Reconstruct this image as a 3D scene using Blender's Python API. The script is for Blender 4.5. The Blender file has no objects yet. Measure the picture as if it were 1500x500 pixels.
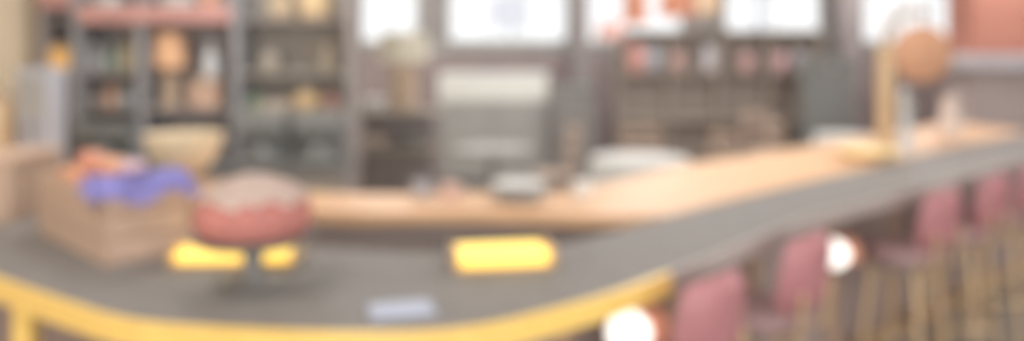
import bpy, bmesh, math, random
from mathutils import Vector, Matrix
random.seed(7)
FILL = .5
DS, LF, AD = .12, 1.0, .075
PI = math.pi
C = bpy.context.scene.collection
F, HY, CH = 1200.0, 70.0, 1.75           # focal length in pixels, horizon row, eye height

# ------------------------------------------------------------------ materials
def s2l(c):
    c /= 255.0
    return c/12.92 if c <= .04045 else ((c+.055)/1.055)**2.4
def lin(rgb): return tuple(s2l(v) for v in rgb) + (1,)
_M = {}
def mat(name, rgb, rough=.6, metal=0, kind='plain', emit=0, scale=6, var=.14, spec=.3, alpha=None):
    if name in _M: return _M[name]
    m = bpy.data.materials.new(name); m.use_nodes = True
    nt = m.node_tree; N = nt.nodes; L = nt.links
    b = N['Principled BSDF']
    b.inputs['Roughness'].default_value = rough
    b.inputs['Metallic'].default_value = metal
    b.inputs['Specular IOR Level'].default_value = spec
    c = lin(rgb)
    if not emit and 'golden varn' not in name:                          # milky haze painted in: base colours greyed and lifted
        g_ = sum(c[:3])/3; c = tuple(min(.93, (v*(1-DS)+g_*DS)*LF+AD) for v in c[:3])+(1,)
    b.inputs['Base Color'].default_value = c
    tc = N.new('ShaderNodeTexCoord'); mp = N.new('ShaderNodeMapping')
    L.new(tc.outputs['Object'], mp.inputs['Vector'])
    r = N.new('ShaderNodeValToRGB')
    r.color_ramp.elements[0].position = .3; r.color_ramp.elements[1].position = .7
    r.color_ramp.elements[0].color = tuple(v*(1-var) for v in c[:3]) + (1,)
    r.color_ramp.elements[1].color = tuple(min(1, v*(1+var)) for v in c[:3]) + (1,)
    if kind == 'brick':
        t = N.new('ShaderNodeTexBrick')
        t.inputs['Scale'].default_value = scale
        t.inputs['Color1'].default_value = r.color_ramp.elements[0].color
        t.inputs['Color2'].default_value = r.color_ramp.elements[1].color
        t.inputs['Mortar'].default_value = tuple(v*.8 for v in c[:3]) + (1,)
        t.inputs['Mortar Size'].default_value = .006
        t.inputs['Brick Width'].default_value = 1.6; t.inputs['Row Height'].default_value = .16
        L.new(mp.outputs[0], t.inputs['Vector']); L.new(t.outputs['Color'], b.inputs['Base Color'])
    else:
        t = N.new('ShaderNodeTexNoise'); t.inputs['Scale'].default_value = scale
        t.inputs['Detail'].default_value = 4
        if kind == 'wood': mp.inputs['Scale'].default_value = (1, 7, 7)
        if kind == 'woodz': mp.inputs['Scale'].default_value = (7, 7, 1)
        L.new(mp.outputs[0], t.inputs['Vector']); L.new(t.outputs['Fac'], r.inputs['Fac'])
        L.new(r.outputs['Color'], b.inputs['Base Color'])
        bp = N.new('ShaderNodeBump'); bp.inputs['Strength'].default_value = .12
        bp.inputs['Distance'].default_value = .01
        L.new(t.outputs['Fac'], bp.inputs['Height']); L.new(bp.outputs[0], b.inputs['Normal'])
    if emit:
        b.inputs['Emission Color'].default_value = c
        b.inputs['Emission Strength'].default_value = emit
    if alpha is not None: b.inputs['Alpha'].default_value = alpha
    _M[name] = m
    return m

# ------------------------------------------------------------------ mesh builder
class MB:
    def __init__(s): s.bm = bmesh.new(); s.smooth = False
    def box(s, x0, x1, y0, y1, z0, z1, bev=0, rot=None, at=None):
        b = bmesh.new(); bmesh.ops.create_cube(b, size=1)
        for v in b.verts:
            v.co = Vector(((x0+x1)/2+v.co.x*(x1-x0), (y0+y1)/2+v.co.y*(y1-y0), (z0+z1)/2+v.co.z*(z1-z0)))
        if bev: bmesh.ops.bevel(b, geom=b.edges[:], offset=bev, segments=2, affect='EDGES', profile=.5)
        if rot is not None: bmesh.ops.transform(b, matrix=rot, verts=b.verts)
        if at is not None: bmesh.ops.translate(b, vec=Vector(at), verts=b.verts)
        return s._add(b)
    def _add(s, b):
        me = bpy.data.meshes.new('t'); b.to_mesh(me); b.free(); s.bm.from_mesh(me); bpy.data.meshes.remove(me)
        return s
    def lathe(s, prof, c=(0, 0, 0), n=32, rot=None, wob=0):
        b = bmesh.new(); rings = []
        for r, z in prof:
            if r < 1e-5: rings.append([b.verts.new((0, 0, z))])
            else: rings.append([b.verts.new((r*(1+wob*math.sin(5*a))*math.cos(a), r*(1+wob*math.sin(5*a))*math.sin(a), z)) for a in [2*PI*k/n for k in range(n)]])
        for A, B in zip(rings, rings[1:]):
            for k in range(n):
                q = (k+1) % n
                if len(A) == 1 and len(B) == 1: continue
                if len(A) == 1: b.faces.new((A[0], B[q], B[k]))
                elif len(B) == 1: b.faces.new((A[k], A[q], B[0]))
                else: b.faces.new((A[k], A[q], B[q], B[k]))
        bmesh.ops.recalc_face_normals(b, faces=b.faces)
        if rot is not None: bmesh.ops.transform(b, matrix=rot, verts=b.verts)
        bmesh.ops.translate(b, vec=Vector(c), verts=b.verts)
        s.smooth = True
        return s._add(b)
    def tube(s, pts, r, n=10, closed=False):
        b = bmesh.new(); pts = [Vector(p) for p in pts]; rings = []
        m = len(pts)
        for i, p in enumerate(pts):
            a = pts[(i-1) % m] if (closed or i) else p
            c = pts[(i+1) % m] if (closed or i < m-1) else p
            t = (c-a).normalized()
            u = t.cross(Vector((0, 0, 1)))
            if u.length < .05: u = t.cross(Vector((0, 1, 0)))
            u.normalize(); v = t.cross(u)
            rr = r[i] if isinstance(r, (list, tuple)) else r
            rings.append([b.verts.new(p+rr*(math.cos(q)*u+math.sin(q)*v)) for q in [2*PI*k/n for k in range(n)]])
        pr = list(zip(rings, rings[1:])) + ([(rings[-1], rings[0])] if closed else [])
        for A, B in pr:
            for k in range(n): b.faces.new((A[k], A[(k+1) % n], B[(k+1) % n], B[k]))
        if not closed: b.faces.new(rings[0][::-1]); b.faces.new(rings[-1])
        bmesh.ops.recalc_face_normals(b, faces=b.faces)
        s.smooth = True
        return s._add(b)
    def band(s, A, B, z0, z1):            # solid strip between two equally long plan polylines
        b = bmesh.new()
        v = [[b.verts.new((p[0], p[1], z)) for p in P] for P, z in ((A, z1), (B, z1), (A, z0), (B, z0))]
        for i in range(len(A)-1):
            b.faces.new((v[0][i], v[0][i+1], v[1][i+1], v[1][i]))
            b.faces.new((v[2][i], v[3][i], v[3][i+1], v[2][i+1]))
            b.faces.new((v[0][i], v[2][i], v[2][i+1], v[0][i+1]))
            b.faces.new((v[1][i], v[1][i+1], v[3][i+1], v[3][i]))
        for i in (0, -1): b.faces.new((v[0][i], v[1][i], v[3][i], v[2][i]))
        bmesh.ops.recalc_face_normals(b, faces=b.faces)
        return s._add(b)
    def build(s, name, m, parent=None, loc=None):
        me = bpy.data.meshes.new(name); s.bm.to_mesh(me); s.bm.free()
        if s.smooth:
            for p in me.polygons: p.use_smooth = True
            try: me.set_sharp_from_angle(angle=math.radians(40))
            except Exception: pass
        me.materials.append(m)
        o = bpy.data.objects.new(name, me); C.objects.link(o)
        if parent: o.parent = parent
        if loc: o.location = loc
        return o

def tag(o, label, cat, group=None, kind=None):
    o['label'] = label; o['category'] = cat
    if group: o['group'] = group
    if kind: o['kind'] = kind
    return o
def thing(name, label, cat, loc=(0, 0, 0), rz=0, group=None):
    o = bpy.data.objects.new(name, None); C.objects.link(o); o.empty_display_size = .1
    o.location = loc; o.rotation_euler = (0, 0, rz)
    return tag(o, label, cat, group)
def struct(name, mb, m):
    o = mb.build(name, m); o['kind'] = 'structure'; return o
def copy_tree(o, parent=None):
    c = o.copy(); C.objects.link(c)
    if parent: c.parent = parent
    for ch in [x for x in bpy.data.objects if x.parent == o]: copy_tree(ch, c)
    return c
def X(px, Y): return (px-750)/F*Y
def Z(py, Y): return CH-(py-HY)/F*Y
def spline(P, n=8):
    P = [Vector(p) for p in P]; out = []
    for i in range(len(P)-1):
        p0 = P[max(i-1, 0)]; p1 = P[i]; p2 = P[i+1]; p3 = P[min(i+2, len(P)-1)]
        for k in range(n):
            t = k/n
            out.append(.5*((2*p1)+(p2-p0)*t+(2*p0-5*p1+4*p2-p3)*t*t+(3*p1-p0-3*p2+p3)*t**3))
    out.append(P[-1]); return out
def resample(P, n):
    L = [0]
    for a, b in zip(P, P[1:]): L.append(L[-1]+(b-a).length)
    out = []; j = 0
    for k in range(n):
        d = L[-1]*k/(n-1)
        while j < len(P)-2 and L[j+1] < d: j += 1
        t = (d-L[j])/max(1e-9, L[j+1]-L[j]); out.append(P[j].lerp(P[j+1], min(1, t)))
    return out
def offset(P, d):                          # + = to the right of the travel direction
    out = []
    for i, p in enumerate(P):
        t = (P[min(i+1, len(P)-1)]-P[max(i-1, 0)]).normalized()
        out.append(p+Vector((t.y, -t.x))*d)
    return out

# colours, taken from the photograph
wallm = mat('grey brown plaster', (130, 121, 117), .9, scale=3, var=.06)
cream = mat('cream plaster', (232, 208, 172), .9, scale=3, var=.06)
mauve = mat('mauve wainscot', (136, 115, 113), .8, scale=4, var=.08)
greyb = mat('grey painted sill', (168, 164, 160), .7)
framem = mat('window frame paint', (196, 196, 194), .5)
floorm = mat('worn brown floor planks', (150, 138, 128), .5, kind='brick', scale=1.2, var=.1)
ceilm = mat('ceiling plaster', (200, 195, 188), .9)
bartop = mat('dark grey counter laminate', (117, 110, 106), .62, scale=14, var=.08, spec=.15)
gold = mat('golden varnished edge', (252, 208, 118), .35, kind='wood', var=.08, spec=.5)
barface = mat('brown bar front', (150, 126, 118), .6, kind='woodz', var=.12)
stilem = mat('bar front stile', (172, 136, 104), .6, kind='woodz')
peach = mat('warm wood worktop', (220, 168, 116), .45, kind='wood', var=.1)
darkface = mat('dark brown panelling', (138, 122, 117), .7, kind='woodz', var=.08)
redpad = mat('faded red vinyl', (168, 90, 96), .45, scale=20, var=.06, spec=.4)
brass = mat('brass tube', (206, 170, 120), .35, .3, var=.05)
brownmet = mat('brown stool frame', (148, 128, 118), .5, .2, var=.05)
crate1 = mat('pine crate boards', (196, 158, 130), .75, kind='wood', var=.14)
crate2 = mat('brown crate boards', (182, 148, 122), .75, kind='wood', var=.12)
blue = mat('violet blue cloth', (166, 160, 238), .9, scale=14, var=.14)
darkg = mat('dark grey enamel', (116, 117, 114), .5, scale=9, var=.05)
hutchm = mat('dark mauve wood', (146, 134, 130), .7, kind='woodz', var=.1)
hutch2 = mat('dark olive brown wood', (154, 142, 128), .7, kind='woodz', var=.1)
redrail = mat('dusty red paint', (194, 132, 122), .7, var=.1)
white = mat('white glaze', (226, 226, 224), .3, var=.03)
lilacw = mat('pale lilac enamel', (170, 170, 180), .4, var=.04)
tan = mat('tan wood', (176, 148, 120), .6, kind='woodz')
tan2 = mat('sandy brown wood', (166, 148, 130), .6, kind='wood')
creamg = mat('cream glaze', (236, 214, 176), .4, var=.06)
shadem = mat('cream lampshade', (214, 206, 182), .9, var=.04)
orangeg = mat('orange lampshade', (232, 146, 106), .7, var=.06)
tansh = mat('tan lampshade', (206, 174, 134), .8, var=.06)
grey = mat('grey cabinet', (150, 148, 144), .6, var=.05)
cloth = mat('off white tablecloth', (205, 202, 196), .9, var=.05)
orangew = mat('orange brown round board', (196, 134, 88), .6, kind='wood', var=.08)
glassm = mat('window glass', (240, 244, 245), .05, alpha=.08, var=0)

# ------------------------------------------------------------------ the room
XL, XR, YF, YB, ZC = -3.6, 7.6, -3.5, 12.0, 3.4
struct('floor', MB().box(XL-.1, XR+.1, YF-.1, YB+.1, -.1, 0), floorm)
struct('ceiling', MB().box(XL-.1, XR+.1, YF-.1, YB+.1, ZC, ZC+.1), ceilm)
struct('wall_left', MB().box(XL-.15, XL, YF-.1, YB+.1, 0, ZC), cream)
struct('wall_right', MB().box(XR, XR+.15, YF-.1, YB+.1, 0, ZC), wallm)
fw = [(-3.0, -.6), (.2, 2.8), (3.6, 6.8)]  # openings behind the camera, made up to admit fill light
m = MB(); m.box(XL, XR, YF-.15, YF, 0, .8); m.box(XL, XR, YF-.15, YF, 3.1, ZC)
q = [XL]+[v for p in fw for v in p]+[XR]
for i in range(0, len(q), 2): m.box(q[i], q[i+1], YF-.15, YF, .8, 3.1)
struct('wall_front', m, wallm)
wins = [(515, 611), (656, 832), (860, 1000), (1062, 1205), (1264, 1425)]
SILL, HEAD = Z(62, YB), 3.15
wb = MB(); wb.box(XL, XR, YB, YB+.2, 0, SILL); wb.box(XL, XR, YB, YB+.2, HEAD, ZC)
xs = [XL]+[v for a, b in wins for v in (X(a, YB), X(b, YB))]+[XR]
for i in range(0, len(xs), 2): wb.box(xs[i], xs[i+1], YB, YB+.2, SILL, HEAD)
struct('wall_back', wb, wallm)
for n, (a, b) in enumerate(wins, 1):
    x0, x1 = X(a, YB), X(b, YB)
    w = MB(); t = .035
    w.box(x0, x0+t, YB+.05, YB+.12, SILL, HEAD); w.box(x1-t, x1, YB+.05, YB+.12, SILL, HEAD)
    w.box(x0, x1, YB+.05, YB+.12, SILL, SILL+t); w.box(x0, x1, YB+.05, YB+.12, HEAD-t, HEAD)
    k = max(2, round((x1-x0)/.62))
    for j in range(1, k):
        xm = x0+(x1-x0)*j/k; w.box(xm-.014, xm+.014, YB+.06, YB+.11, SILL, HEAD)
    w.box(x0, x1, YB+.06, YB+.11, 2.6, 2.63)
    o = struct(f'window_{n}', w, framem)
    MB().box(x0+t, x1-t, YB+.082, YB+.088, SILL+t, HEAD-t).build('pane', glassm, o)
    MB().box(x0-.05, x1+.05, YB-.1, YB+.05, SILL-.05, SILL, .01).build('window_sill', greyb, o)
struct('trim_1', MB().box(XL, XR, YB-.03, YB, Z(78, YB), SILL-.055), greyb)
struct('trim_2', MB().box(XL, XR, YB-.025, YB, .12, Z(78, YB)), mauve)
struct('baseboard_back', MB().box(XL, XR, YB-.045, YB, 0, .12, .008), greyb)
struct('baseboard_left', MB().box(XL, XL+.02, YF, YB-.05, 0, .12), greyb)
struct('baseboard_right', MB().box(XR-.02, XR, YF, YB-.05, 0, .12), greyb)
# column between the windows
struct('trim_3', MB().box(X(836, 11.8), X(862, 11.8), 11.68, 11.96, 0, ZC, .01), mat('grey mauve column', (124, 112, 110), .8))

for n, (x0, x1) in enumerate(fw, 6):  # added windows out of view, each with an area lamp for frontal fill
    m = MB()
    for x in (x0, x1-.05, (x0+x1)/2-.02): m.box(x, x+.05, YF-.11, YF-.05, .8, 3.1)
    m.box(x0, x1, YF-.11, YF-.05, .8, .85).box(x0, x1, YF-.11, YF-.05, 3.05, 3.1)
    struct(f'window_{n}', m, framem)
    l = bpy.data.lights.new('added_fill', 'AREA'); l.shape = 'RECTANGLE'; l.size = x1-x0; l.size_y = 2.3; l.energy = 75*(x1-x0)*FILL
    l.color = (.94, .98, 1)
    lo = bpy.data.objects.new('added_fill', l); C.objects.link(lo); lo.location = ((x0+x1)/2, YF-.2, 1.95); lo.rotation_euler = (-PI/2, 0, PI)
    lo.rotation_euler = (PI/2, 0, 0)
# outside
o = MB().box(-14, 22, 12.3, 60, -.25, -.15).build('ground', mat('pale pavement', (205, 205, 200), .9)); o['kind'] = 'structure'
t = thing('signboard', 'pale lilac signboard on a grey post outside the widest window', 'signboard', (X(748, 22), 22, -.15))
MB().tube([(0, 0, 0), (0, 0, 3.4)], .05).build('post', greyb, t)
MB().box(-.5, .5, -.08, -.05, 2.4, 3.3, .02).build('board', mat('pale lilac board', (222, 222, 240), .6), t)
t = thing('street_lamp', 'slim blue-grey street lamp outside the window left of the round wooden board', 'street lamp', (X(1112, 20), 20, -.15))
MB().tube([(0, 0, 0), (0, 0, 1), (0, 0, 4.6), (.2, 0, 5), (.8, 0, 5.1)], [.13, .1, .08, .06, .05]).build('post', mat('blue grey metal', (190, 195, 205), .5), t)
MB().box(.7, 1.3, -.12, .12, 5.03, 5.15, .03).build('lamp_head', greyb, t)

# ------------------------------------------------------------------ the curved bar
outer = spline([(-3.56, 3.42), (-2.6, 3.1), (-2.0, 2.8), (-1.57, 2.5), (-1.21, 2.25), (-.95, 2.1), (-.58, 2.03), (-.25, 2.02),
                (-.07, 2.07), (.09, 2.18), (.27, 2.33), (.46, 2.53), (.875, 3.0), (1.3, 3.47), (2.05, 4.1), (3.18, 5.09), (4.1, 5.8), (4.9, 6.35)])
inner = spline([(-3.56, 4.0), (-2.4, 3.8), (-1.75, 3.62), (-1.4, 3.34), (-1.12, 3.02), (-.7, 2.88), (-.24, 2.8), (.1, 2.87), (.39, 3.13),
                (1.13, 3.87), (2.26, 4.94), (3.2, 5.85), (4.3, 6.78)])
NB = 140
outer = resample(outer, NB); inner = resample(inner, NB)
TOP = 1.05
bar = thing('bar_counter', 'long curved bar counter with a dark grey top and a glowing golden wooden edge', 'bar counter', (0, 0, 0))
MB().band(outer, inner, TOP-.04, TOP).build('countertop', bartop, bar)
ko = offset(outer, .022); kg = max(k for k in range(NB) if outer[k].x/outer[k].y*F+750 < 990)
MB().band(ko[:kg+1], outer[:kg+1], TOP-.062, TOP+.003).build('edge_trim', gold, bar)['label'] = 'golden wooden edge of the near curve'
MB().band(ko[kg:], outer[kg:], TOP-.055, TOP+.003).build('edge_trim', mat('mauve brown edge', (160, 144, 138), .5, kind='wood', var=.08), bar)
face = offset(outer, -.32)
MB().band(offset(outer, -.30), offset(inner, .05), .1, TOP-.04).build('front_panel', barface, bar)
MB().band(offset(outer, -.36), offset(inner, .1), 0, .1).build('plinth', darkface, bar)
moulding = MB(); moulding.band(offset(outer, -.27), offset(outer, -.3), .16, .24); moulding.band(offset(outer, -.27), offset(outer, -.3), .9, .99)
moulding.build('moulding', stilem, bar)
rail = offset(outer, -.24)[10:-4]
MB().tube([(p.x, p.y, .2) for p in rail], .022).build('foot_rail', brass, bar)
for k in range(14, NB-6, 9):
    p = offset(outer, -.285)[k]; q = offset(outer, -.285)[k+1]; a = math.atan2((q-p).y, (q-p).x)
    MB().box(-.03, .03, -.015, .015, .24, .9, .006, rot=Matrix.Rotation(a, 4, 'Z'), at=(p.x, p.y, 0)).build('stile', stilem, bar)
for k in range(16, NB-8, 18):
    p = rail[k-10] if k-10 < len(rail) else rail[-1]
    f = offset(outer, -.3)[k]
    MB().tube([(p.x, p.y, .2), (f.x, f.y, .2)], .012).build('rail_bracket', brass, bar)

wn = spline([(-3.56, 4.62), (-2, 4.04), (-.87, 3.5), (-.3, 3.47), (.1, 3.44), (.4, 3.38)], 8)
tail = [p for p in offset(inner, -.015) if p.x > .62]
wn = resample(wn+tail, 90)
wf = resample(spline([(-3.56, 5.3), (-2.1, 4.62), (-1.0, 3.98), (-.16, 3.95), (.33, 4.05), (1.0, 4.85), (1.7, 5.45), (2.4, 6.1), (3.3, 6.95), (4.1, 7.7)]), 90)
wt = thing('worktop', 'long light wooden worktop running behind the dark curved bar', 'worktop')
MB().band(wn, wf, TOP-.045, TOP+.002).build('top', peach, wt)
MB().band(offset(wn, -.03), offset(wf, .03), 0, TOP-.045).build('cabinet_front', darkface, wt)
k0 = 6
for k in range(k0, 60, 9):
    p = offset(wn, -.022)[k]; q = offset(wn, -.022)[k+1]; a = math.atan2((q-p).y, (q-p).x)
    MB().box(-.012, .012, -.01, .01, .1, .98, rot=Matrix.Rotation(a, 4, 'Z'), at=(p.x, p.y, 0)).build('batten', hutchm, wt)

p = offset(outer, -.02)[min(range(NB), key=lambda k: abs(outer[k].x/outer[k].y*F+750-16))]
MB().box(p.x-.03, p.x+.03, p.y-.01, p.y+.05, 0, TOP-.05, .008).build('corner_post', gold, bar)['label'] = 'golden upright post under the counter edge'
# stools along the outside of the bar
def edge_at(px, off, lo=60):
    P = offset(outer, off); best = None
    for k in range(lo, NB-1):
        for u in range(10):
            p = P[k].lerp(P[k+1], u/10); d = abs(750+F*p.x/p.y-px)
            if best is None or d < best[0]:
                t = (P[k+1]-P[k]).normalized(); best = (d, p, Vector((t.y, -t.x)))
    return best[1], best[2]
def make_stool():
    t = thing('bar_stool', '', 'bar stool')
    MB().lathe([(0, .735), (.15, .735), (.178, .75), (.182, .775), (.165, .797), (.1, .807), (0, .81)]).build('seat', mat('dull red seat', (164, 122, 120), .5, scale=20, var=.06), t)
    MB().lathe([(0, .7), (.15, .7), (.16, .712), (.16, .735), (0, .735)]).build('seat_frame', brownmet, t)
    b = MB(); bm = bmesh.new(); nx, nz = 12, 8; G = {}
    for side in (0, 1):
        for i in range(nx+1):
            for j in range(nz+1):
                u = i/nx*2-1; v = j/nz*2-1
                x = .178*u*math.sqrt(1-.3*v*v); z = .95+.15*v*math.sqrt(1-.3*u*u)
                e = max(0, 1-abs(u)**4)*max(0, 1-abs(v)**4)
                y = -.2+.05*u*u + (-.03-.02*v if side == 0 else -.02*v)*1 + (-.014 if side == 0 else .014)*e + (.03*(1-e)**3 if side == 0 else 0)
                G[side, i, j] = bm.verts.new((x, y, z))
        for i in range(nx):
            for j in range(nz):
                f = (G[side, i, j], G[side, i+1, j], G[side, i+1, j+1], G[side, i, j+1])
                bm.faces.new(f if side == 0 else f[::-1])
    ring = [(i, 0) for i in range(nx)]+[(nx, j) for j in range(nz)]+[(i, nz) for i in range(nx, 0, -1)]+[(0, j) for j in range(nz, 0, -1)]
    for a, c in zip(ring, ring[1:]+ring[:1]):
        bm.faces.new((G[0, a[0], a[1]], G[1, a[0], a[1]], G[1, c[0], c[1]], G[0, c[0], c[1]]))
    bmesh.ops.recalc_face_normals(bm, faces=bm.faces); b._add(bm); b.smooth = True
    b.build('backrest', redpad, t)
    for sx in (-1, 1):
        MB().tube([(sx*.11, -.1, .715), (sx*.12, -.2, .74), (sx*.12, -.215, .9)], .011).build('back_support', brass, t)
    for sx in (-1, 1):
        for sy in (-1, 1):
            MB().tube([(sx*.1, sy*.1, .7), (sx*.165, sy*.165, .012), (sx*.166, sy*.166, 0)], [.016, .014, .016]).build('leg', brass, t)
    MB().tube([(.185*math.cos(a), .185*math.sin(a), .3) for a in [2*PI*k/28 for k in range(28)]], .011, closed=True).build('foot_ring', brass, t)
    return t
st0 = make_stool()
stl = ['red padded bar stool nearest the cake, first of the row along the curved bar',
       'red padded bar stool left of the lamp with the orange shade, second in the row',
       'red padded bar stool right of the lamp with the orange shade, third in the row',
       'red padded bar stool near the far end of the curved bar, fourth in the row',
       'red padded bar stool at the right edge of the photo, farthest in the row']
for i, px in enumerate((1054, 1190, 1386, 1462, 1520)):
    p, n = edge_at(px, .2)
    s = st0 if i == 0 else copy_tree(st0)
    v = -n; c = p+v*.2
    s.location = (c.x, c.y, 0); s.rotation_euler = (0, 0, math.atan2(-v.x, v.y))
    s['label'] = stl[i]; s['group'] = 'red bar stools along the bar'

# lamps on the bar front
def sconce(px, lab, z, off):
    p, n = edge_at(px, -off, 30); Q = .262-off
    t = thing('bar_lamp', lab, 'lamp', (p.x, p.y, z), math.atan2(n.x, -n.y), group='globe lamps on the bar front')
    MB().lathe([(a_*1.2, b_*1.2) for a_, b_ in ((0, -.055), (.02, -.052), (.04, -.04), (.055, -.015), (.058, .005), (.05, .03), (.03, .05), (.018, .057), (0, .057))]).build('globe', mat('lit white globe', (255, 250, 242), .4, emit=1.3, var=0), t)
    MB().lathe([(.066, -.04), (.07, .0), (.055, .045), (.03, .07), (.0, .075), (.0, .072), (.028, .067), (.052, .042), (.066, 0), (.062, -.04)], c=(.095, -.005, .0)).build('shade', orangeg, t)
    MB().tube([(0.03, .02, .07), (0, Q-.03, .07), (0, Q-.01, .03)], .01).build('bracket', brass, t)
    MB().box(-.035, .035, Q-.018, Q+.004, -.03, .09, .01).build('wall_plate', brass, t)
sconce(922, 'glowing white globe lamp with orange shade under the golden edge, nearest the camera', .875, .06)
sconce(1222, 'glowing white globe lamp with orange shade between the red bar stools', .775, .16)

# ------------------------------------------------------------------ things on the counter
ca = math.radians(135)                    # long side of the crate runs away to the left
A = Vector((-1.3, 2.62))
crate = thing('wooden_crate', 'slatted pine crate full of orange fruit under a blue cloth', 'crate', (A.x, A.y, TOP), math.radians(45))
# local x -> right short side (.28), local y -> long side (.72)
W, Lc, Hc = .28, .72, .225
MB().box(0, W, 0, Lc, 0, .014).build('bottom_board', crate1, crate)
for (x0, x1, y0, y1, nm) in ((0, .014, .0, Lc, 'side_slats'), (W-.014, W, 0, Lc, 'side_slats'), (.014, W-.014, 0, .014, 'end_slats'), (.014, W-.014, Lc-.014, Lc, 'end_slats')):
    m = MB()
    for j in range(3): m.box(x0, x1, y0, y1, .016+j*.071, .016+j*.071+.064, .003)
    m.build(nm, crate2 if nm == 'side_slats' else crate1, crate)
for x in (.028, W-.028):
    for y in (.028, Lc-.028): MB().box(x-.013, x+.013, y-.013, y+.013, .014, Hc, .003).build('corner_post', crate1, crate)
def cl(x, y, z): return Vector((A.x+(x-y)*.70711, A.y+(x+y)*.70711, TOP+z))
m = MB(); bm = bmesh.new(); g = {}
for i in range(15):
    for j in range(33):
        g[i, j] = bm.verts.new((.045+i/14*(W-.09), .045+j/32*(Lc-.09), .15+.012*random.random()))
for i in range(14):
    for j in range(32): bm.faces.new((g[i, j], g[i+1, j], g[i+1, j+1], g[i, j+1]))
m._add(bm); m.box(.045, W-.045, .045, Lc-.045, .016, .148)
st = m.build('straw_packing', mat('straw', (205, 165, 115), .95, scale=40, var=.3), None, (A.x, A.y, TOP)); st.rotation_euler = (0, 0, math.radians(45))
tag(st, 'straw packing under the fruit inside the pine crate', 'straw', kind='stuff')
fcol = [(226, 146, 100), (214, 130, 104), (232, 164, 112), (200, 124, 106)]
fm = [mat('fruit skin %d' % i, c, .45, scale=30, var=.08) for i, c in enumerate(fcol)]
stem = mat('fruit stem', (140, 130, 100), .8)
fr0 = {}
spots = []
for j in range(5):
    for i in range(2): spots.append((.092+i*.096, .275+j*.09, .205))
for j in range(4): spots.append((.14, .32+j*.09, .268))
for q, (x, y, z) in enumerate(spots):
    k = q % 4
    if k not in fr0:
        t = MB().lathe([(0, -.036), (.018, -.04), (.036, -.026), (.044, 0), (.038, .024), (.02, .036), (.006, .033), (0, .031)], n=24).build('orange_fruit', fm[k])
        MB().tube([(0, 0, .03), (.003, 0, .043)], .003, 6).build('stem', stem, t); fr0[k] = t
    else: t = copy_tree(fr0[k])
    t.location = cl(x, y, z); t.rotation_euler = (0, 0, q)
    tag(t, 'small orange fruit lying in the heap in the pine crate', 'fruit', 'orange fruit in the crate')
# cloth
def cloth_piece():
    bm = bmesh.new(); n, m_ = 46, 46; g = {}
    x0, x1, y0, y1 = -.05, W+.03, -.05, .215
    for i in range(n+1):
        for j in range(m_+1):
            x = x0+(x1-x0)*i/n; y = y0+(y1-y0)*j/m_
            ox = max(0, -x, x-W); oy = max(0, -y)
            e = math.hypot(ox, oy)
            z = Hc+.02+.032*math.sin(21*x+5*math.sin(9*y))*math.sin(17*y+1)*.6+.025*(1-min(1, abs(y-.13)/.2))
            if y > .15: z -= (y-.15)*.15
            px_, py_ = x, y
            if e > 0:
                z = Hc+.014-e*(.75+.35*math.sin(30*(x+y)))
                fl = .012+.01*math.sin(40*(x-y))
                if x < 0: px_ = -fl-e*.12
                if x > W: px_ = W+fl+e*.12
                if y < 0: py_ = -fl-e*.12
            else: z = max(z, Hc+.008)
            g[i, j] = bm.verts.new((px_, py_, z))
    for i in range(n):
        for j in range(m_): bm.faces.new((g[i, j], g[i+1, j], g[i+1, j+1], g[i, j+1]))
    r = bmesh.ops.solidify(bm, geom=bm.faces[:], thickness=.004)
    m = MB(); m._add(bm); m.smooth = True; return m
o = cloth_piece().build('blue_cloth', blue, None, (A.x, A.y, TOP)); o.rotation_euler = (0, 0, math.radians(45))
tag(o, 'crumpled violet-blue cloth draped over the corner of the pine crate', 'cloth')
o2 = MB().lathe([(0, 0), (.035, .002), (.045, .018), (.034, .034), (.012, .042), (0, .042)], wob=.08).build('pink_flower_bun', mat('pink glaze', (205, 165, 178), .6), None, cl(.12, .1, Hc+.052))
o2.name = 'pink_bun'; tag(o2, 'small pink bun sitting on the violet-blue cloth', 'bun')
# second box at left
t = thing('wooden_box', 'plain tan wooden box at the left end of the bar', 'box', (-2.42, 3.25, TOP))
MB().box(0, .43, 0, .36, 0, .02).build('bottom_board', crate2, t)
for a in ((0, .43, 0, .018), (0, .43, .342, .36), (0, .018, .018, .342), (.412, .43, .018, .342)):
    MB().box(a[0], a[1], a[2], a[3], .02, .24, .003).build('side_board', crate2, t)
MB().box(-.01, .44, -.01, .37, .24, .26, .006).build('lid', crate1, t)
# cake stand
CS = (-.765, 2.42, TOP)
t = thing('cake_stand', 'dark pedestal cake stand on the bar beside the crate', 'cake stand', CS)
dk = mat('dark stand metal', (122, 116, 112), .4, var=.04)
MB().lathe([(0, 0), (.085, 0), (.088, .008), (.06, .016), (.032, .024), (.028, .04), (.03, .09), (.034, .118), (0, .118)]).build('stem', dk, t)
MB().lathe([(0, .118), (.08, .118), (.15, .127), (.178, .142), (.181, .15), (.172, .15), (.14, .14), (0, .138)]).build('plate', dk, t)
t = thing('cake', 'domed red cake with pale cream icing on the dark pedestal stand', 'cake', (CS[0], CS[1], TOP+.152))
MB().lathe([(0, 0), (.15, 0), (.166, .02), (.17, .05), (.162, .085), (.145, .115), (.1, .142), (0, .152)], wob=.008).build('sponge', mat('red sponge', (184, 96, 82), .8, scale=30, var=.2), t)
bm = bmesh.new(); m = MB(); rings = []
prof = [(0, .176), (.03, .172), (.07, .162), (.11, .146), (.142, .126)]
for r, z in prof: rings.append([bm.verts.new((r*math.cos(a), r*math.sin(a), z)) for a in [2*PI*k/48 for k in range(48)]] if r else [bm.verts.new((0, 0, z))])
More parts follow.
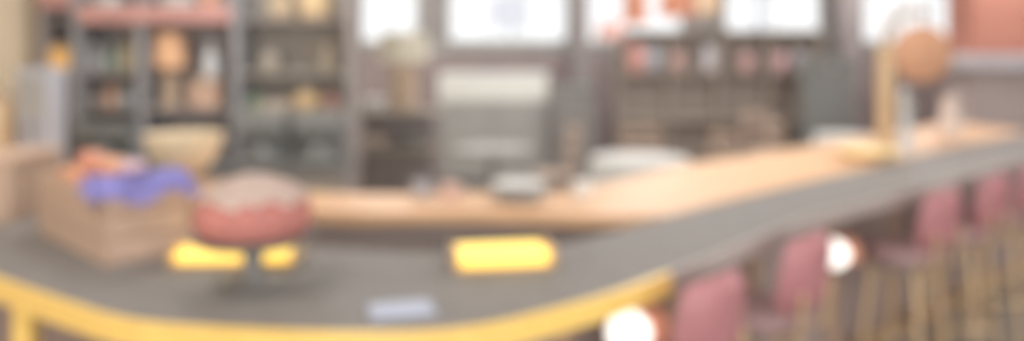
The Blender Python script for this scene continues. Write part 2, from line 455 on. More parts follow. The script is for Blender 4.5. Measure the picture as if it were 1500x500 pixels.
rings.append([bm.verts.new(((.158+.004*math.sin(6*a))*math.cos(a), (.158+.004*math.sin(6*a))*math.sin(a), .1+.014*math.sin(6*a+1)+.004*math.sin(11*a))) for a in [2*PI*k/48 for k in range(48)]])
for P, Q in zip(rings, rings[1:]):
    for k in range(48):
        q = (k+1) % 48
        if len(P) == 1: bm.faces.new((P[0], Q[k], Q[q]))
        else: bm.faces.new((P[k], Q[k], Q[q], P[q]))
bmesh.ops.solidify(bm, geom=bm.faces[:], thickness=.008)
m._add(bm); m.smooth = True; m.build('icing', mat('cream icing', (234, 210, 196), .5, var=.05), t)
# light pooled on the counter, imitated by added glowing boxes
def glow(x0, x1, y0, y1, h, rz, lab):
    t = thing('pooled_glow', lab, 'lamp', ((x0+x1)/2, (y0+y1)/2, TOP), rz, 'imitated amber glow on the bar')
    a, b = (x1-x0)/2, (y1-y0)/2
    MB().box(-a, a, -b, b, 0, .01, .003).build('base', brass, t)
    MB().box(-a+.008, a-.008, -b+.008, b-.008, .01, h, .018).build('glass', mat('pooled amber glow', (255, 218, 108), .3, emit=1.0, var=.03), t)
    for s in (-1, 1): MB().box(s*a-.006, s*a+.006, -b, b, .0, h+.008, .003).build('added_end_cap', brass, t)
glow(-1.09, -.70, 2.60, 2.76, .05, math.radians(2), 'low glowing box imitating amber light pooled between the crate and the cake stand')
glow(-.19, .12, 2.56, 2.74, .055, math.radians(10), 'low glowing box imitating amber light pooled on the bar, right of the cake')
# thin slab painted as a pale blue reflection on the bar
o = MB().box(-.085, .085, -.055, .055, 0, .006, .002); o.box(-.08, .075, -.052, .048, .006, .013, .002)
o = o.build('painted_reflection', mat('painted pale blue reflection', (176, 182, 204), .8, var=.05), None, (X(588, 2.17), 2.17, TOP)); o.rotation_euler = (0, 0, .25)
tag(o, 'thin slab painted as a pale blue reflection on the dark bar right of the cake', 'sheen')
# bowl with bread
B0 = (-1.61, 4.02, TOP+.002)
t = thing('bread_bowl', 'footed cream bowl behind the crate holding pale buns', 'bowl', B0)
MB().lathe([(0, .0), (.085, 0), (.088, .01), (.06, .03), (.05, .06), (.07, .085), (.06, .085), (0, .07)]).build('foot', tan2, t)
MB().lathe([(0, .085), (.07, .085), (.13, .13), (.168, .19), (.185, .26), (.19, .275), (.178, .275), (.17, .25), (.155, .195), (.12, .145), (.06, .105), (0, .1)]).build('basin', creamg, t)
bun = None
for q, (x, y, z, rgb) in enumerate([(.0, .0, .15, 0), (-.085, .02, .2, 0), (.07, -.05, .21, 1), (.0, .09, .2, 1), (-.03, -.085, .215, 2)]):
    mm = [mat('golden crust', (214, 176, 132), .7, var=.12), mat('white crust', (226, 216, 214), .7, var=.06), mat('brown crust', (190, 160, 130), .7, var=.1)][rgb]
    o = MB().lathe([(0, -.03), (.035, -.028), (.052, -.008), (.048, .016), (.028, .034), (0, .04)], wob=.03).build('bun', mm, None, (B0[0]+x, B0[1]+y, B0[2]+z))
    tag(o, ['golden bun at the bottom of the cream bowl', 'golden bun at the left side of the cream bowl', 'white bun at the front right of the cream bowl',
            'white bun at the back of the cream bowl', 'brown bun at the front of the cream bowl'][q], 'bun', 'buns in the cream bowl')

WT = TOP+.002
def pot(name, prof, m, loc, lab, cat, extra=None, group=None):
    t = thing(name, lab, cat, loc, 0, group)
    MB().lathe(prof).build('body', m, t)
    if extra:
        for nm, pr, mm in extra: MB().lathe(pr).build(nm, mm, t)
    return t
pot('storage_jar', [(0, 0), (.075, 0), (.095, .03), (.1, .2), (.09, .36), (.07, .4), (0, .4)], mat('yellow cream glaze', (232, 196, 146), .4, var=.05), (-2.97, 4.72, WT),
    'tall cream storage jar at the left edge behind the bar', 'jar', [('lid', [(0, .4), (.078, .4), (.08, .42), (.05, .45), (.015, .46), (.02, .48), (0, .49)], tan)])
t = thing('drink_dispenser', 'upright pale lilac-grey dispenser cabinet beside the cream jar', 'dispenser', (-2.72, 4.74, WT))
MB().box(-.092, .092, -.1, .1, .02, .58, .015).build('housing', lilacw, t)
MB().box(-.08, .08, -.108, -.1, .3, .54, .004).build('front_panel', greyb, t)
MB().box(-.07, .07, -.16, -.1, .02, .05, .006).build('drip_tray', grey, t)
MB().tube([(0, -.1, .26), (0, -.15, .26), (0, -.15, .2)], .012).build('spout', grey, t)
for s in (-1, 1): MB().box(s*.07-.015, s*.07+.015, -.08, .08, 0, .02).build('foot', grey, t)

# plates and cups on the worktop
t = thing('plate_stack', 'stack of white plates on the wooden worktop right of the cake', 'plates', (.03, 3.74, WT))
for k in range(7):
    MB().lathe([(0, k*.011), (.07, k*.011), (.12, .012+k*.011), (.122, .016+k*.011), (.07, .006+k*.011), (0, .005+k*.011)]).build('plate', white, t)
for i in range(3):
    x, y = [( .32, 3.78), (-.28, 3.72), (-.42, 3.78)][i]
    t = thing('cup', ['white cup on the wooden worktop, right of the plates', 'pinkish cup on the wooden worktop, next to the plates', 'lilac cup on the wooden worktop, left of the pinkish cup'][i], 'cup', (x, y, WT))
    mm = [white, mat('pink cup glaze', (216, 180, 168), .4), lilacw][i]
    MB().lathe([(0, 0), (.03, 0), (.034, .01), (.044, .08), (.04, .08), (.03, .012), (0, .01)]).build('body', mm, t)
    MB().tube([(.038, 0, .065), (.06, 0, .06), (.063, 0, .04), (.036, 0, .022)], .005, 8).build('handle', mm, t)

# right end of the bar: round board on a bracket, tap tower, pitcher
t = thing('hanging_sign', 'round orange-brown wooden board hanging from a curved bracket on a golden post', 'sign', (X(1297, 5.5), 5.5, WT))
gp = mat('golden post wood', (196, 160, 112), .5, kind='woodz', var=.1)
MB().box(-.045, .045, -.04, .04, .03, .72, .008).build('post', gp, t)
MB().box(-.07, .07, -.07, .07, 0, .03, .008).build('base', gp, t)
pts = [(0, 0, .7), (.0, 0, .78), (.03, 0, .86), (.1, 0, .92), (.18, 0, .945), (.27, 0, .94)]
MB().tube(pts, .028).build('bracket', mat('brown bracket wood', (166, 138, 118), .6), t)
MB().lathe([(0, -.02), (.185, -.02), (.195, -.012), (.195, .012), (.185, .02), (0, .02)], c=(.245, 0, .655), rot=Matrix.Rotation(PI/2, 4, 'X') @ Matrix.Scale(1.0, 4), n=48).build('round_board', orangew, t)
MB().tube([(.245, 0, .84), (.245, 0, .93)], .006, 6).build('hanger', dk, t)
t = thing('beer_tap', 'pale grey tap tower on the bar just right of the golden post', 'tap', (X(1326, 5.36), 5.36, WT))
MB().lathe([(0, 0), (.045, 0), (.045, .015), (.04, .03), (.036, .38), (.04, .4), (.025, .42), (0, .425)]).build('column', mat('pale metal', (190, 190, 190), .35, .2), t)
MB().tube([(0, -.03, .33), (0, -.09, .33), (0, -.1, .28)], .012).build('spout', grey, t)
MB().tube([(0, -.05, .34), (0, -.055, .45)], [.01, .016]).build('tap_handle', darkg, t)
t = pot('pitcher', [(0, 0), (.06, 0), (.075, .03), (.08, .12), (.06, .22), (.05, .28), (.062, .33), (.056, .33), (.044, .28), (0, .27)], mat('cream pink glaze', (222, 200, 186), .4), (X(1391, 6.15), 6.15, WT),
    'tall cream pitcher on the far right part of the wooden worktop', 'pitcher')
MB().tube([(.055, 0, .29), (.11, 0, .27), (.12, 0, .18), (.075, 0, .1)], .01).build('handle', _M['cream pink glaze'], t)
t = pot('serving_dish', [(0, 0), (.1, 0), (.17, .03), (.2, .06), (.19, .06), (.15, .035), (0, .02)], mat('yellow dish glaze', (238, 206, 140), .5), (X(1275, 5.05), 5.12, WT),
    'shallow yellow serving dish on the worktop below the golden post', 'dish')

# ------------------------------------------------------------------ back bar hutch (front at Y=6)
HYf = 6.0
hx = {p: X(p, HYf) for p in (58, 110, 205, 345, 512)}
H = thing('back_bar_shelves', 'tall dark wooden back bar with open shelves behind the crate', 'shelving unit', (0, 0, 0))
MB().box(hx[58], hx[345], 6.36, 6.39, 0, 3.2).build('back_panel', hutchm, H)
MB().box(hx[345], hx[512], 6.36, 6.39, 0, 3.2).build('back_panel', hutch2, H)
MB().box(hx[58], hx[512], 5.86, 6.36, .08, .87).build('lower_cabinet', hutchm, H)
MB().box(hx[58], hx[512], 5.9, 6.36, 0, .08).build('plinth', darkface, H)
MB().box(hx[58]-.01, hx[512]+.01, 5.82, 6.36, .87, .9, .006).build('counter', darkg, H)
for a, b in ((58, 110), (110, 205), (205, 345), (345, 430), (430, 512)):
    x0, x1 = X(a, HYf)+.02, X(b, HYf)-.02
    d = MB().box(x0, x1, 5.84, 5.86, .12, .83, .005).build('door', hutch2, H)
    MB().lathe([(0, 0), (.012, .0), (.016, .02), (0, .026)], c=(x1-.05, 5.84, .6), rot=Matrix.Rotation(PI/2, 4, 'X'), n=14).build('knob', brass, d)
bpost = mat('blue grey post', (140, 138, 142), .6, kind='woodz', var=.08)
for p in (58, 110, 205, 345, 512):
    w = .03 if p != 58 else .02
    MB().box(hx[p]-w, hx[p]+w, 6.0, 6.36, .9, 3.2, .004).build('post', bpost if p in (110, 205, 345) else hutchm, H)
def shelf(a, b, z, m=hutchm): MB().box(hx[a]+.03, hx[b]-.03, 6.02, 6.36, z-.025, z, .003).build('shelf', m, H)
for a, b in ((58, 110), (110, 205), (345, 512)): shelf(a, b, 1.57, hutch2 if a == 345 else hutchm)
for a, b in ((58, 110), (110, 205), (205, 345), (345, 512)): shelf(a, b, 1.3, hutch2 if a == 345 else hutchm); shelf(a, b, 1.97)
MB().box(hx[110]+.03, hx[345]-.03, 5.98, 6.0, 1.93, 2.06, .004).build('red_rail', redrail, H)['label'] = 'dusty red rail across the top shelves'
MB().box(hx[58], hx[110]-.03, 5.98, 6.0, 2.04, 2.2, .004).build('red_rail', redrail, H)
bottle = [(0, 0), (.04, 0), (.045, .01), (.045, .14), (.035, .17), (.016, .2), (.014, .25), (.018, .252), (.018, .27), (0, .27)]
def sc(prof, sr, sz): return [(r*sr, z*sz) for r, z in prof]
def put(name, px, z, rgb, lab, cat, prof, sr=1, sz=1, Y=6.15, group='bottles and jars on the back bar', cap=(150, 138, 128)):
    t = thing(name, lab, cat, (X(px, Y), Y, z), 0, group)
    pr = sc(prof, sr, sz)
    MB().lathe(pr, n=24).build('body', mat('glaze %d %d %d' % rgb, rgb, .4, var=.05), t)
    r = pr[-2][0]+.004; h = pr[-1][1]
    MB().lathe([(0, h), (r, h), (r, h+.02), (0, h+.024)], n=20).build('cap', mat('cap %d' % cap[0], cap, .5), t)
    return t
jar = [(0, 0), (.055, 0), (.062, .012), (.062, .1), (.05, .125), (.046, .14), (.05, .142), (0, .142)]
put('bottle', 188, 1.57, (188, 170, 130), 'pale golden bottle on the upper shelf beside the green one', 'bottle', bottle, 1.1, 1)
put('bottle', 163, 1.57, (124, 138, 124), 'dull green bottle on the upper shelf left of the golden one', 'bottle', bottle, 1.3, .8)
put('bottle', 165, 1.3, (196, 150, 118), 'orange-brown bottle on the middle shelf below the green one', 'bottle', bottle, 1.2, .78)
put('jar', 188, 1.3, (150, 158, 162), 'blue-grey jar on the middle shelf next to the orange-brown bottle', 'jar', jar, 1.1, .9)
put('jar', 145, 1.3, (150, 134, 122), 'brown jar on the middle shelf, left of the orange-brown bottle', 'jar', jar, .7, .9)
put('jar', 140, 1.57, (164, 160, 164), 'pale grey jar on the upper shelf, left of the green bottle', 'jar', jar, .7, 1.3)
put('bottle', 373, 1.3-.0, (126, 156, 122), 'small green bottle on the shelf above the coffee machine', 'bottle', bottle, .9, .45)
put('jar', 450, 1.3, (200, 164, 106), 'amber jar on the shelf at the right of the back bar', 'jar', jar, 1.6, .9)
put('jar', 486, 1.3, (188, 132, 120), 'red jar right of the amber jar on the back bar', 'jar', jar, .8, .8)
put('jar', 395, 1.57, (160, 146, 130), 'sandy jar on the upper shelf in the right bay of the back bar', 'jar', jar, 1.2, 1)
put('bottle', 480, 1.57, (160, 142, 116), 'brown bottle on the upper shelf at the right post of the back bar', 'bottle', bottle, 1.1, .9)
put('jar', 412, 1.97, (186, 160, 122), 'sandy jar at the top of the back bar, left of the golden crock', 'jar', jar, 1.5, 1.3)
put('crock', 462, 1.97, (212, 178, 124), 'golden crock at the top right of the back bar', 'crock', jar, 1.9, 1.5)
put('jar', 331, 1.97, (176, 160, 160), 'mauve jar on the top shelf at the middle of the back bar', 'jar', jar, 1, .9)
put('jar', 306, 1.97, (228, 156, 116), 'orange jar showing over the red rail', 'jar', jar, 1.0, 1.4)
for px, w, l in ((161, 1, 'white bowl showing over the left part of the red rail'), (261, 1.2, 'wide white bowl showing over the right part of the red rail')):
    t = thing('bowl', l, 'bowl', (X(px, 6.18), 6.18, 1.97), 0, 'white bowls above the red rail')
    MB().lathe(sc([(0, 0), (.05, 0), (.06, .02), (.1, .1), (.13, .2), (.124, .2), (.09, .1), (0, .03)], w, .9)).build('body', white, t)
    MB().lathe(sc([(0, 0), (.055, 0), (.055, .012), (0, .012)], w, 1)).build('foot', greyb, t)
t = thing('biscuit_tin', 'tan-orange square tin under the white bottle in the back bar', 'tin', (X(303, 6.12), 6.12, 1.3))
MB().box(-.11, .11, -.09, .09, 0, .19, .012).build('body', mat('tan orange tin', (198, 156, 128), .5), t)
MB().box(-.114, .114, -.094, .094, .19, .22, .01).build('lid', tan, t)
put('bottle', 309, 1.52, (206, 206, 208), 'white bottle standing on the tan-orange tin', 'bottle', bottle, 1.25, 1.0, 6.12, cap=(190, 190, 195))
# lantern and table lamp
am = mat('lit amber lantern glass', (236, 186, 116), .5, emit=.25, var=.05)
t = thing('lantern', 'small amber lantern on the shelf at the left end of the back bar', 'lantern', (X(92, 6.13), 6.13, 1.57))
MB().box(-.075, .075, -.075, .075, 0, .02, .006).build('base', brass, t)
MB().box(-.068, .068, -.068, .068, .02, .17, .02).build('glass', am, t)
MB().lathe([(.1, .17), (.1, .18), (.03, .22), (0, .225), (0, .17)], n=4, rot=Matrix.Rotation(PI/4, 4, 'Z')).build('roof', brass, t)
t = thing('table_lamp', 'peach-shaded table lamp with a tan base on the back bar shelf', 'lamp', (X(250, 6.15), 6.15, 1.3))
MB().lathe([(0, 0), (.085, 0), (.09, .02), (.06, .06), (.07, .14), (.055, .24), (.022, .3), (.016, .34), (0, .34)]).build('lamp_base', tan, t)
MB().lathe([(.12, .3), (.1, .56), (.095, .56), (.115, .3)]).build('lamp_shade', mat('peach shade', (228, 180, 142), .8, emit=.08, var=.03), t)
# dark machines on the lower counter
def machine(pa, pb, z1, lab, name='coffee_machine'):
    Y = 5.98; x0, x1 = X(pa, Y), X(pb, Y); c = (x0+x1)/2; a = (x1-x0)/2
    t = thing(name, lab, 'machine', (c, Y, .9), 0, 'dark machines on the back bar counter')
    h = z1-.9
    MB().box(-a, a, -.0, .3, .02, h, .015).build('housing', darkg, t)
    MB().box(-a, a, -.13, .0, h*.66, h, .012).build('brew_head', darkg, t)
    MB().box(-a+.02, a-.02, -.13, .0, .02, .05, .006).build('drip_tray', grey, t)
    MB().lathe([(0, .055), (.05, .055), (.065, .08), (.06, .13), (.045, .15), (.04, .15), (0, .07)], c=(0, -.062, 0)).build('jug', mat('smoky glass jug', (134, 134, 134), .2), t)
    for s in (-1, 1):
        MB().lathe([(0, 0), (.014, 0), (.016, .012), (0, .016)], c=(s*a*.5, -.13, h*.83), rot=Matrix.Rotation(PI/2, 4, 'X'), n=14).build('knob', greyb, t)
        MB().box(s*(a-.04)-.02, s*(a-.04)+.02, .02, .28, 0, .02).build('foot', grey, t)
machine(352, 425, 1.265, 'dark coffee machine behind the cake, left of the other tall machine')
machine(433, 505, 1.265, 'dark coffee machine at the right end of the back bar')
machine(118, 196, 1.2, 'dark coffee machine left of the cream bowl')
t = thing('tray', 'flat sand-coloured tray on the shelf above the dark machines', 'tray', (X(407, 6.12), 6.12, 1.3))
MB().box(-.105, .105, -.09, .09, 0, .01, .003).build('bottom', tan2, t)
MB().box(-.11, .11, -.095, -.087, 0, .05, .002).box(-.11, .11, .087, .095, 0, .05, .002).box(-.11, -.102, -.09, .09, 0, .05, .002).box(.102, .11, -.09, .09, 0, .05, .002).build('rim', mat('sand tray rim', (182, 164, 146), .6), t)

# ------------------------------------------------------------------ serving stand with lamp (Y about 7.2)
sx0, sx1 = X(518, 7.2), X(645, 7.2)
t = thing('serving_stand', 'grey-brown three-shelf serving stand right of the dark back bar', 'stand', ((sx0+sx1)/2, 7.25, 0))
a = (sx1-sx0)/2
for z, m in ((1.2, tan2), (.88, hutch2), (.4, hutch2)): MB().box(-a, a, -.22, .22, z-.03, z, .005).build('shelf', hutch2, t)
for x in (-a+.025, a-.025):
    for y in (-.19, .19): MB().box(x-.02, x+.02, y-.02, y+.02, 0, 1.17, .004).build('leg', hutchm, t)
MB().box(-a+.045, a-.045, .2, .215, .42, 1.16).build('back_board', hutchm, t)
t = thing('table_lamp', 'table lamp with a wide cream drum shade and thick tan base between two windows', 'lamp', (X(592, 7.25), 7.25, 1.2))
MB().lathe([(0, 0), (.13, 0), (.14, .02), (.125, .05), (.13, .3), (.11, .38), (.03, .42), (.02, .47), (0, .47)]).build('lamp_base', tan, t)
MB().lathe([(.225, .43), (.2, .68), (.195, .68), (.22, .43)]).build('lamp_shade', shadem, t)
t = thing('bowl', 'white bowl on the serving stand left of the cream lamp', 'bowl', (X(544, 7.15), 7.15, 1.2))
MB().lathe([(0, 0), (.05, 0), (.06, .01), (.12, .06), (.14, .11), (.134, .11), (.11, .06), (0, .02)]).build('body', white, t)
MB().lathe([(0, .02), (.1, .06), (.1, .08), (.05, .1), (0, .105)]).build('sugar', white, t)
o = MB().lathe([(0, 0), (.1, 0), (.15, .03), (.15, .06), (.1, .1), (0, .115)], wob=.02).build('bread_loaf', mat('tan crust', (176, 156, 138), .8, var=.1), None, (X(545, 7.2), 7.2, .88))
tag(o, 'round tan loaf on the middle shelf of the serving stand', 'bread')
t = thing('plate_stack', 'stack of grey-white plates on the middle shelf of the serving stand', 'plates', (X(602, 7.15), 7.15, .88))
for k in range(6): MB().lathe([(0, k*.014), (.06, k*.014), (.1, .012+k*.014), (.102, .016+k*.014), (.06, .006+k*.014), (0, .005+k*.014)]).build('plate', greyb, t)

# ------------------------------------------------------------------ dining room behind
t = thing('display_cabinet', 'grey cabinet with a white glazed top below the widest window', 'cabinet', (X(722, 10.2), 10.2, 0))
a = .68
MB().box(-a, a, 0, .6, .08, 1.05, .01).build('body', grey, t)
MB().box(-a+.03, a-.03, .03, .57, 0, .08).build('plinth', darkg, t)
MB().box(-a-.02, a+.02, -.02, .62, 1.05, 1.09, .008).build('shelf', greyb, t)
MB().box(-a, a, .02, .6, 1.09, 1.4, .02).build('glazed_case', mat('white case', (220, 219, 210), .3, var=.03), t)
MB().box(-a-.01, a+.01, .01, .61, 1.4, 1.43, .008).build('lid', white, t)
for s in (-1, 1):
    d = MB().box(min(0, s*a)+.02, max(0, s*a)-.02, -.02, 0, .12, 1.0, .006).build('door', grey, t)
    MB().tube([(s*.06, -.02, .5), (s*.06, -.05, .52), (s*.06, -.05, .68), (s*.06, -.02, .7)], .008, 8).build('handle', white, d)
t = thing('drawer_cabinet', 'dark grey drawer cabinet right of the white-topped cabinet', 'cabinet', (X(842, 9.9), 9.9, 0))
MB().box(-.24, .24, 0, .45, .06, 1.24, .01).build('body', darkg, t)
MB().box(-.22, .22, .02, .43, 0, .06).build('plinth', dk, t)
MB().box(-.26, .26, -.02, .47, 1.24, 1.27, .006).build('top', darkg, t)
for k in range(4):
    d = MB().box(-.22, .22, -.015, 0, .1+k*.28, .36+k*.28, .005).build('drawer', dk, t)
    MB().lathe([(0, 0), (.012, 0), (.016, .02), (0, .024)], c=(0, -.015, .23+k*.28), rot=Matrix.Rotation(PI/2, 4, 'X'), n=12).build('knob', greyb, d)

# long shelf unit under the right-hand windows
sx0, sx1, Ys = X(905, 11.5), X(1205, 11.5), 11.5
t = thing('shelf_unit', 'long sandy-brown open shelf unit under the right-hand windows', 'shelving unit', ((sx0+sx1)/2, Ys, 0)); a = (sx1-sx0)/2
wdd = mat('sandy shelf wood', (164, 148, 132), .7, kind='wood', var=.08)
MB().box(-a, a, .36, .385, 0, 1.96).build('back_panel', mat('shelf back', (156, 140, 128), .7), t)
for z in (.12, .75, 1.42, 1.99): MB().box(-a, a, 0, .36, z-.03, z, .005).build('shelf', wdd, t)
for k in range(5):
    x = -a+.015+k*(2*a-.03)/4; MB().box(x-.015, x+.015, 0.004, .355, 0, 1.96).build('upright', wdd, t)
def sp(px, z, rgb, lab, cat, prof, sr, sz, name):
    t = put(name, px, z, rgb, lab, cat, prof, sr, sz, 11.62, 'jars on the window shelf unit'); return t
sp(932, 1.42, (202, 132, 118), 'tall red jar at the left of the window shelf unit', 'jar', jar, 2, 2.6, 'jar')
sp(958, 1.42, (146, 146, 152), 'blue-grey jar right of the tall red jar on the window shelf unit', 'jar', jar, 2, 2.4, 'jar')
sp(992, 1.42, (182, 136, 124), 'brick-red jar on the window shelf unit near its left upright', 'jar', jar, 1.6, 2, 'jar')
sp(1040, 1.42, (186, 178, 182), 'pale lilac jar at the middle of the window shelf unit', 'jar', jar, 1.6, 2.6, 'jar')
sp(1094, 1.42, (190, 140, 136), 'rose-red jar in the middle bays of the window shelf unit', 'jar', jar, 1.8, 1.8, 'jar')
sp(1141, 1.42, (200, 150, 152), 'pink jar right of the rose-red one on the window shelf unit', 'jar', jar, 2, 1.8, 'jar')
sp(1172, 1.42, (176, 172, 178), 'grey-lilac jar at the right end of the window shelf unit', 'jar', jar, 1.6, 2, 'jar')
t = thing('storage_chest', 'dark grey chest below the post between the right-hand windows', 'chest', (X(1218, 10.6), 10.6, 0))
MB().box(-.27, .27, 0, .45, .05, 1.5, .012).build('body', darkg, t)
MB().box(-.28, .28, -.01, .46, 1.5, 1.62, .015).build('lid', darkg, t)
for x in (-.22, .22):
    for y in (.05, .4): MB().box(x-.03, x+.03, y-.03, y+.03, 0, .05).build('foot', dk, t)
MB().box(-.03, .03, -.025, -.0, 1.44, 1.54, .004).build('latch', greyb, t)
struct('trim_4', MB().box(X(1226, 11.8), X(1262, 11.8), 11.7, 11.96, 0, ZC, .01), mat('dark mauve post', (142, 128, 126), .8))

# pendant lamps
def pendant(px, Y, z0, z1, r, m, lab):
    t = thing('pendant_lamp', lab, 'lamp', (X(px, Y), Y, 0), 0, 'pendant lamps before the windows')
    MB().tube([(0, 0, z1+.02), (0, 0, ZC-.02)], .006, 6).build('cord', dk, t)
    MB().lathe([(r, z0), (r*.82, z1), (.02, z1+.02), (0, z1+.02), (0, z1+.014), (r*.79, z1-.008), (r*.97, z0)]).build('lamp_shade', m, t)
    MB().lathe([(0, ZC-.025), (.05, ZC-.02), (.055, ZC), (0, ZC)]).build('ceiling_rose', brass, t)
pendant(930, 8, Z(34, 8), Z(-20, 8), .125, orangeg, 'orange pendant lamp, left of the two orange ones before the windows')
pendant(992, 8, Z(24, 8), Z(-25, 8), .18, orangeg, 'orange pendant lamp, wider one beside the tan lamp')
pendant(1040, 8.4, Z(20, 8.4), Z(-25, 8.4), .13, tansh, 'tan pendant lamp right of the orange pendant lamps')
pendant(895, 9.5, Z(58, 9.5), Z(34, 9.5), .17, mat('rose shade', (204, 150, 138), .8), 'small rose-coloured pendant lamp hanging lowest beside the column')

# tables and chairs
def table(px, Y, r, m, lab, h=.75, cl_=True):
    t = thing('dining_table', lab, 'table', (X(px, Y), Y, 0))
    MB().lathe([(0, h-.03), (r, h-.03), (r+.005, h-.015), (r, h), (0, h)], n=40).build('tabletop', m if not cl_ else tan, t)
    MB().lathe([(0, 0), (.22, 0), (.22, .02), (.05, .05), (.035, .12), (.035, h-.06), (.09, h-.03), (0, h-.03)]).build('pedestal', hutchm, t)
    if cl_:
        bm = bmesh.new(); n = 60; R = [(0, h+.006), (r*.6, h+.006), (r+.012, h+.006), (r+.022, h-.03), (r+.04, h-.2)]
        rings = []
        for q, (rr, z) in enumerate(R):
            rings.append([bm.verts.new((0, 0, z))] if rr == 0 else [bm.verts.new(((rr+(.02*math.sin(9*a_) if q == 4 else 0))*math.cos(a_), (rr+(.02*math.sin(9*a_) if q == 4 else 0))*math.sin(a_), z-(.02*math.sin(4*a_) if q == 4 else 0))) for a_ in [2*PI*k/n for k in range(n)]])
        for P, Q in zip(rings, rings[1:]):
            for k in range(n):
                q = (k+1) % n
                if len(P) == 1: bm.faces.new((P[0], Q[k], Q[q]))
                else: bm.faces.new((P[k], Q[k], Q[q], P[q]))
        bmesh.ops.recalc_face_normals(bm, faces=bm.faces); mb = MB(); mb._add(bm); mb.smooth = True
        o = mb.build('tablecloth', cloth, None, (X(px, Y), Y, 0))
        tag(o, 'off-white cloth on the '+lab, 'tablecloth')
def make_chair():
    t = thing('dining_chair', '', 'chair')
    m = mat('pinkish tan chair wood', (186, 156, 134), .6, kind='woodz')
    MB().box(-.2, .2, -.2, .2, .43, .46, .012).build('seat', m, t)
    for x in (-.175, .175):
        MB().box(x-.018, x+.018, .155, .19, 0, .43, .004).build('leg', m, t)
        MB().tube([(x, -.18, 0), (x, -.18, .45), (x, -.2, .7), (x, -.23, .95)], .018, 8).build('leg', m, t)
    for z in (.6, .75, .9): MB().box(-.17, .17, -.012, .012, z-.03, z+.03, .006, at=(0, -.2-.03*(z-.6)/.3, 0)).build('back_slat', m, t)
    MB().box(-.16, .16, .165, .18, .2, .225).build('stretcher', m, t)
    return t
ch0 = make_chair(); used = [0]
def chair(px, Y, face_deg, lab, hold=[0]):
    c = ch0 if not used[0] else copy_tree(ch0); used[0] = 1
    c.location = (X(px, Y), Y, 0); c.rotation_euler = (0, 0, math.radians(face_deg))
    c['label'] = lab; c['group'] = 'dining chairs'
table(938, 7.4, .42, tan, 'round table just behind the wooden worktop')
chair(1030, 7.75, 110, 'pinkish-tan chair right of the round table behind the worktop')
chair(945, 8.15, 180, 'pinkish-tan chair behind the round table near the worktop')
table(722, 8.2, .4, mat('grey wood tabletop', (146, 142, 138), .6, kind='wood'), 'bare grey round table before the white-topped cabinet', cl_=False)
chair(810, 8.45, 100, 'pinkish-tan chair at the bare grey table')
table(1236, 9.3, .3, tan, 'small round table behind the golden post')
chair(1160, 9.2, -80, 'pinkish-tan chair left of the small round table')
chair(1120, 10.3, 200, 'pinkish-tan chair facing away near the window shelf unit')

# orange-red cupboard at right
cx0, cx1, Yc = X(1424, 8.6), X(1424, 8.6)+1.25, 8.6
t = thing('cupboard', 'tall cupboard with an orange-red upper part at the right edge', 'cupboard', ((cx0+cx1)/2, Yc, 0)); a = (cx1-cx0)/2
orr = mat('orange red paint', (186, 108, 82), .6, kind='woodz', var=.06)
mv = mat('mauve cabinet paint', (166, 146, 142), .6, kind='woodz', var=.06)
MB().box(-a, a, 0, .5, .08, 1.52, .008).build('lower_body', mv, t)
MB().box(-a+.03, a-.03, .03, .47, 0, .08).build('plinth', darkface, t)
MB().box(-a-.22, a+.05, -.1, .52, 1.52, 1.68, .015).build('counter', mat('pale lilac counter', (182, 174, 178), .5, var=.04), t)
MB().box(-a, a, .05, .5, 1.68, 3.1, .008).build('upper_body', orr, t)
MB().box(-a-.04, a+.04, .0, .52, 3.1, 3.18, .01).build('cornice', orr, t)
for s in (0, 1):
    x0 = -a+.03+s*a; x1 = x0+a-.06
    d = MB().box(x0, x1, .03, .05, 1.74, 3.05, .006).build('door', orr, t)
    MB().lathe([(0, 0), (.014, 0), (.018, .02), (0, .026)], c=(x1-.05 if s == 0 else x0+.05, .03, 2.2), rot=Matrix.Rotation(PI/2, 4, 'X'), n=12).build('knob', brass, d)
    d = MB().box(x0, x1, -.02, .0, .14, 1.46, .006).build('door', mv, t)
    MB().lathe([(0, 0), (.014, 0), (.018, .02), (0, .026)], c=(x1-.05 if s == 0 else x0+.05, -.02, 1.0), rot=Matrix.Rotation(PI/2, 4, 'X'), n=12).build('knob', brass, d)

# everything that rests on furniture sits a hair above it
for o in list(C.objects):
    if o.parent is None and o.get('label') and o.get('kind') is None and .3 < o.location.z < 2.5 and o.name.split('.')[0] != 'bar_lamp':
        o.location.z += .0015
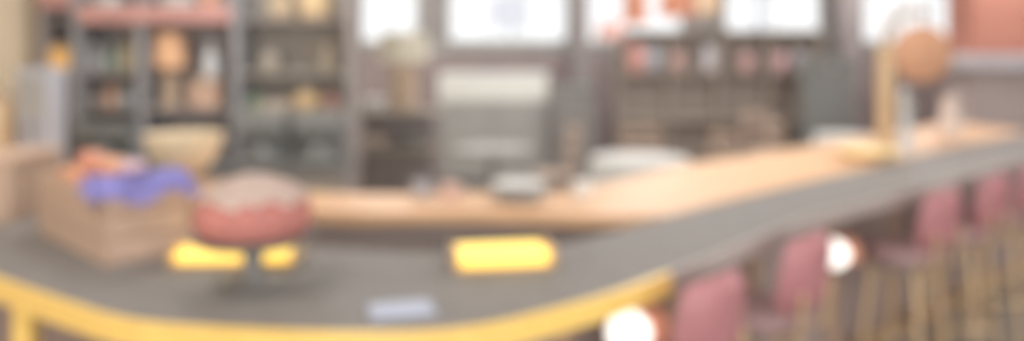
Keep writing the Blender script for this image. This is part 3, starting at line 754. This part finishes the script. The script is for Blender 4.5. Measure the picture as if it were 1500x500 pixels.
# ------------------------------------------------------------------ lights
cl_lab = 'square added light panel '
pan = mat('lit fill diffuser', (255, 246, 230), .5, emit=1.6, var=0)
E = 34  # unseen panels overhead, added to spread even light through the room
for (x, y) in ((-1.9, -1.2), (1.6, -1.2), (5.2, -1.2), (-1.9, 1.8), (1.6, 1.8), (5.2, 1.8), (-1.7, 4.9), (1.6, 4.9), (5.2, 4.9), (-1.7, 8.3), (1.6, 8.3), (5.2, 8.3), (-1.7, 10.6), (1.6, 10.6), (5.2, 10.6)):
    t = thing('added_light_panel', 'unseen square light panel added above the restaurant room', 'added light', (x, y, ZC), 0, 'added light panels')
    m = MB(); w = .6
    m.box(-w-.03, w+.03, -w-.03, -w, -.05, 0).box(-w-.03, w+.03, w, w+.03, -.05, 0).box(-w-.03, -w, -w, w, -.05, 0).box(w, w+.03, -w, w, -.05, 0)
    m.build('frame', greyb, t)
    MB().box(-w, w, -w, w, -.03, -.005).build('fill_diffuser', pan, t)
    l = bpy.data.lights.new('panel_fill', 'AREA'); l.shape = 'SQUARE'; l.size = 1.15; l.energy = E*(.3 if y < 0 else .6 if y < 3 else 1.1 if y < 6 else 1.5 if y < 10 else 1.2); l.color = (.95, .985, 1)
    lo = bpy.data.objects.new('panel_fill', l); C.objects.link(lo); lo.parent = t; lo.location = (0, 0, -.06)

w = bpy.data.worlds.new('World'); bpy.context.scene.world = w; w.use_nodes = True
nt = w.node_tree; bg = nt.nodes['Background']
tc = nt.nodes.new('ShaderNodeTexCoord'); nz = nt.nodes.new('ShaderNodeTexNoise'); nz.inputs['Scale'].default_value = 3
cr = nt.nodes.new('ShaderNodeValToRGB')
cr.color_ramp.elements[0].color = (.84, .87, .9, 1); cr.color_ramp.elements[1].color = (1, 1, 1, 1)
nt.links.new(tc.outputs['Generated'], nz.inputs['Vector']); nt.links.new(nz.outputs['Fac'], cr.inputs['Fac']); nt.links.new(cr.outputs['Color'], bg.inputs['Color'])
bg.inputs['Strength'].default_value = 1.3

# ------------------------------------------------------------------ camera
cam = bpy.data.cameras.new('camera'); co = bpy.data.objects.new('camera', cam); C.objects.link(co)
co.location = (0, 0, CH); co.rotation_euler = (PI/2, 0, 0)
cam.sensor_width = 36; cam.lens = F/1500*36; cam.shift_y = -(250-HY)/1500
cam.clip_start = .05
DOF = True
cam.dof.use_dof = DOF; cam.dof.focus_distance = .45; cam.dof.aperture_fstop = 2.15
S = bpy.context.scene; S.camera = co
S.view_settings.view_transform = 'Standard'; S.view_settings.look = 'None'
S.view_settings.gamma = 1; S.view_settings.use_curve_mapping = False
S.view_settings.exposure = 0
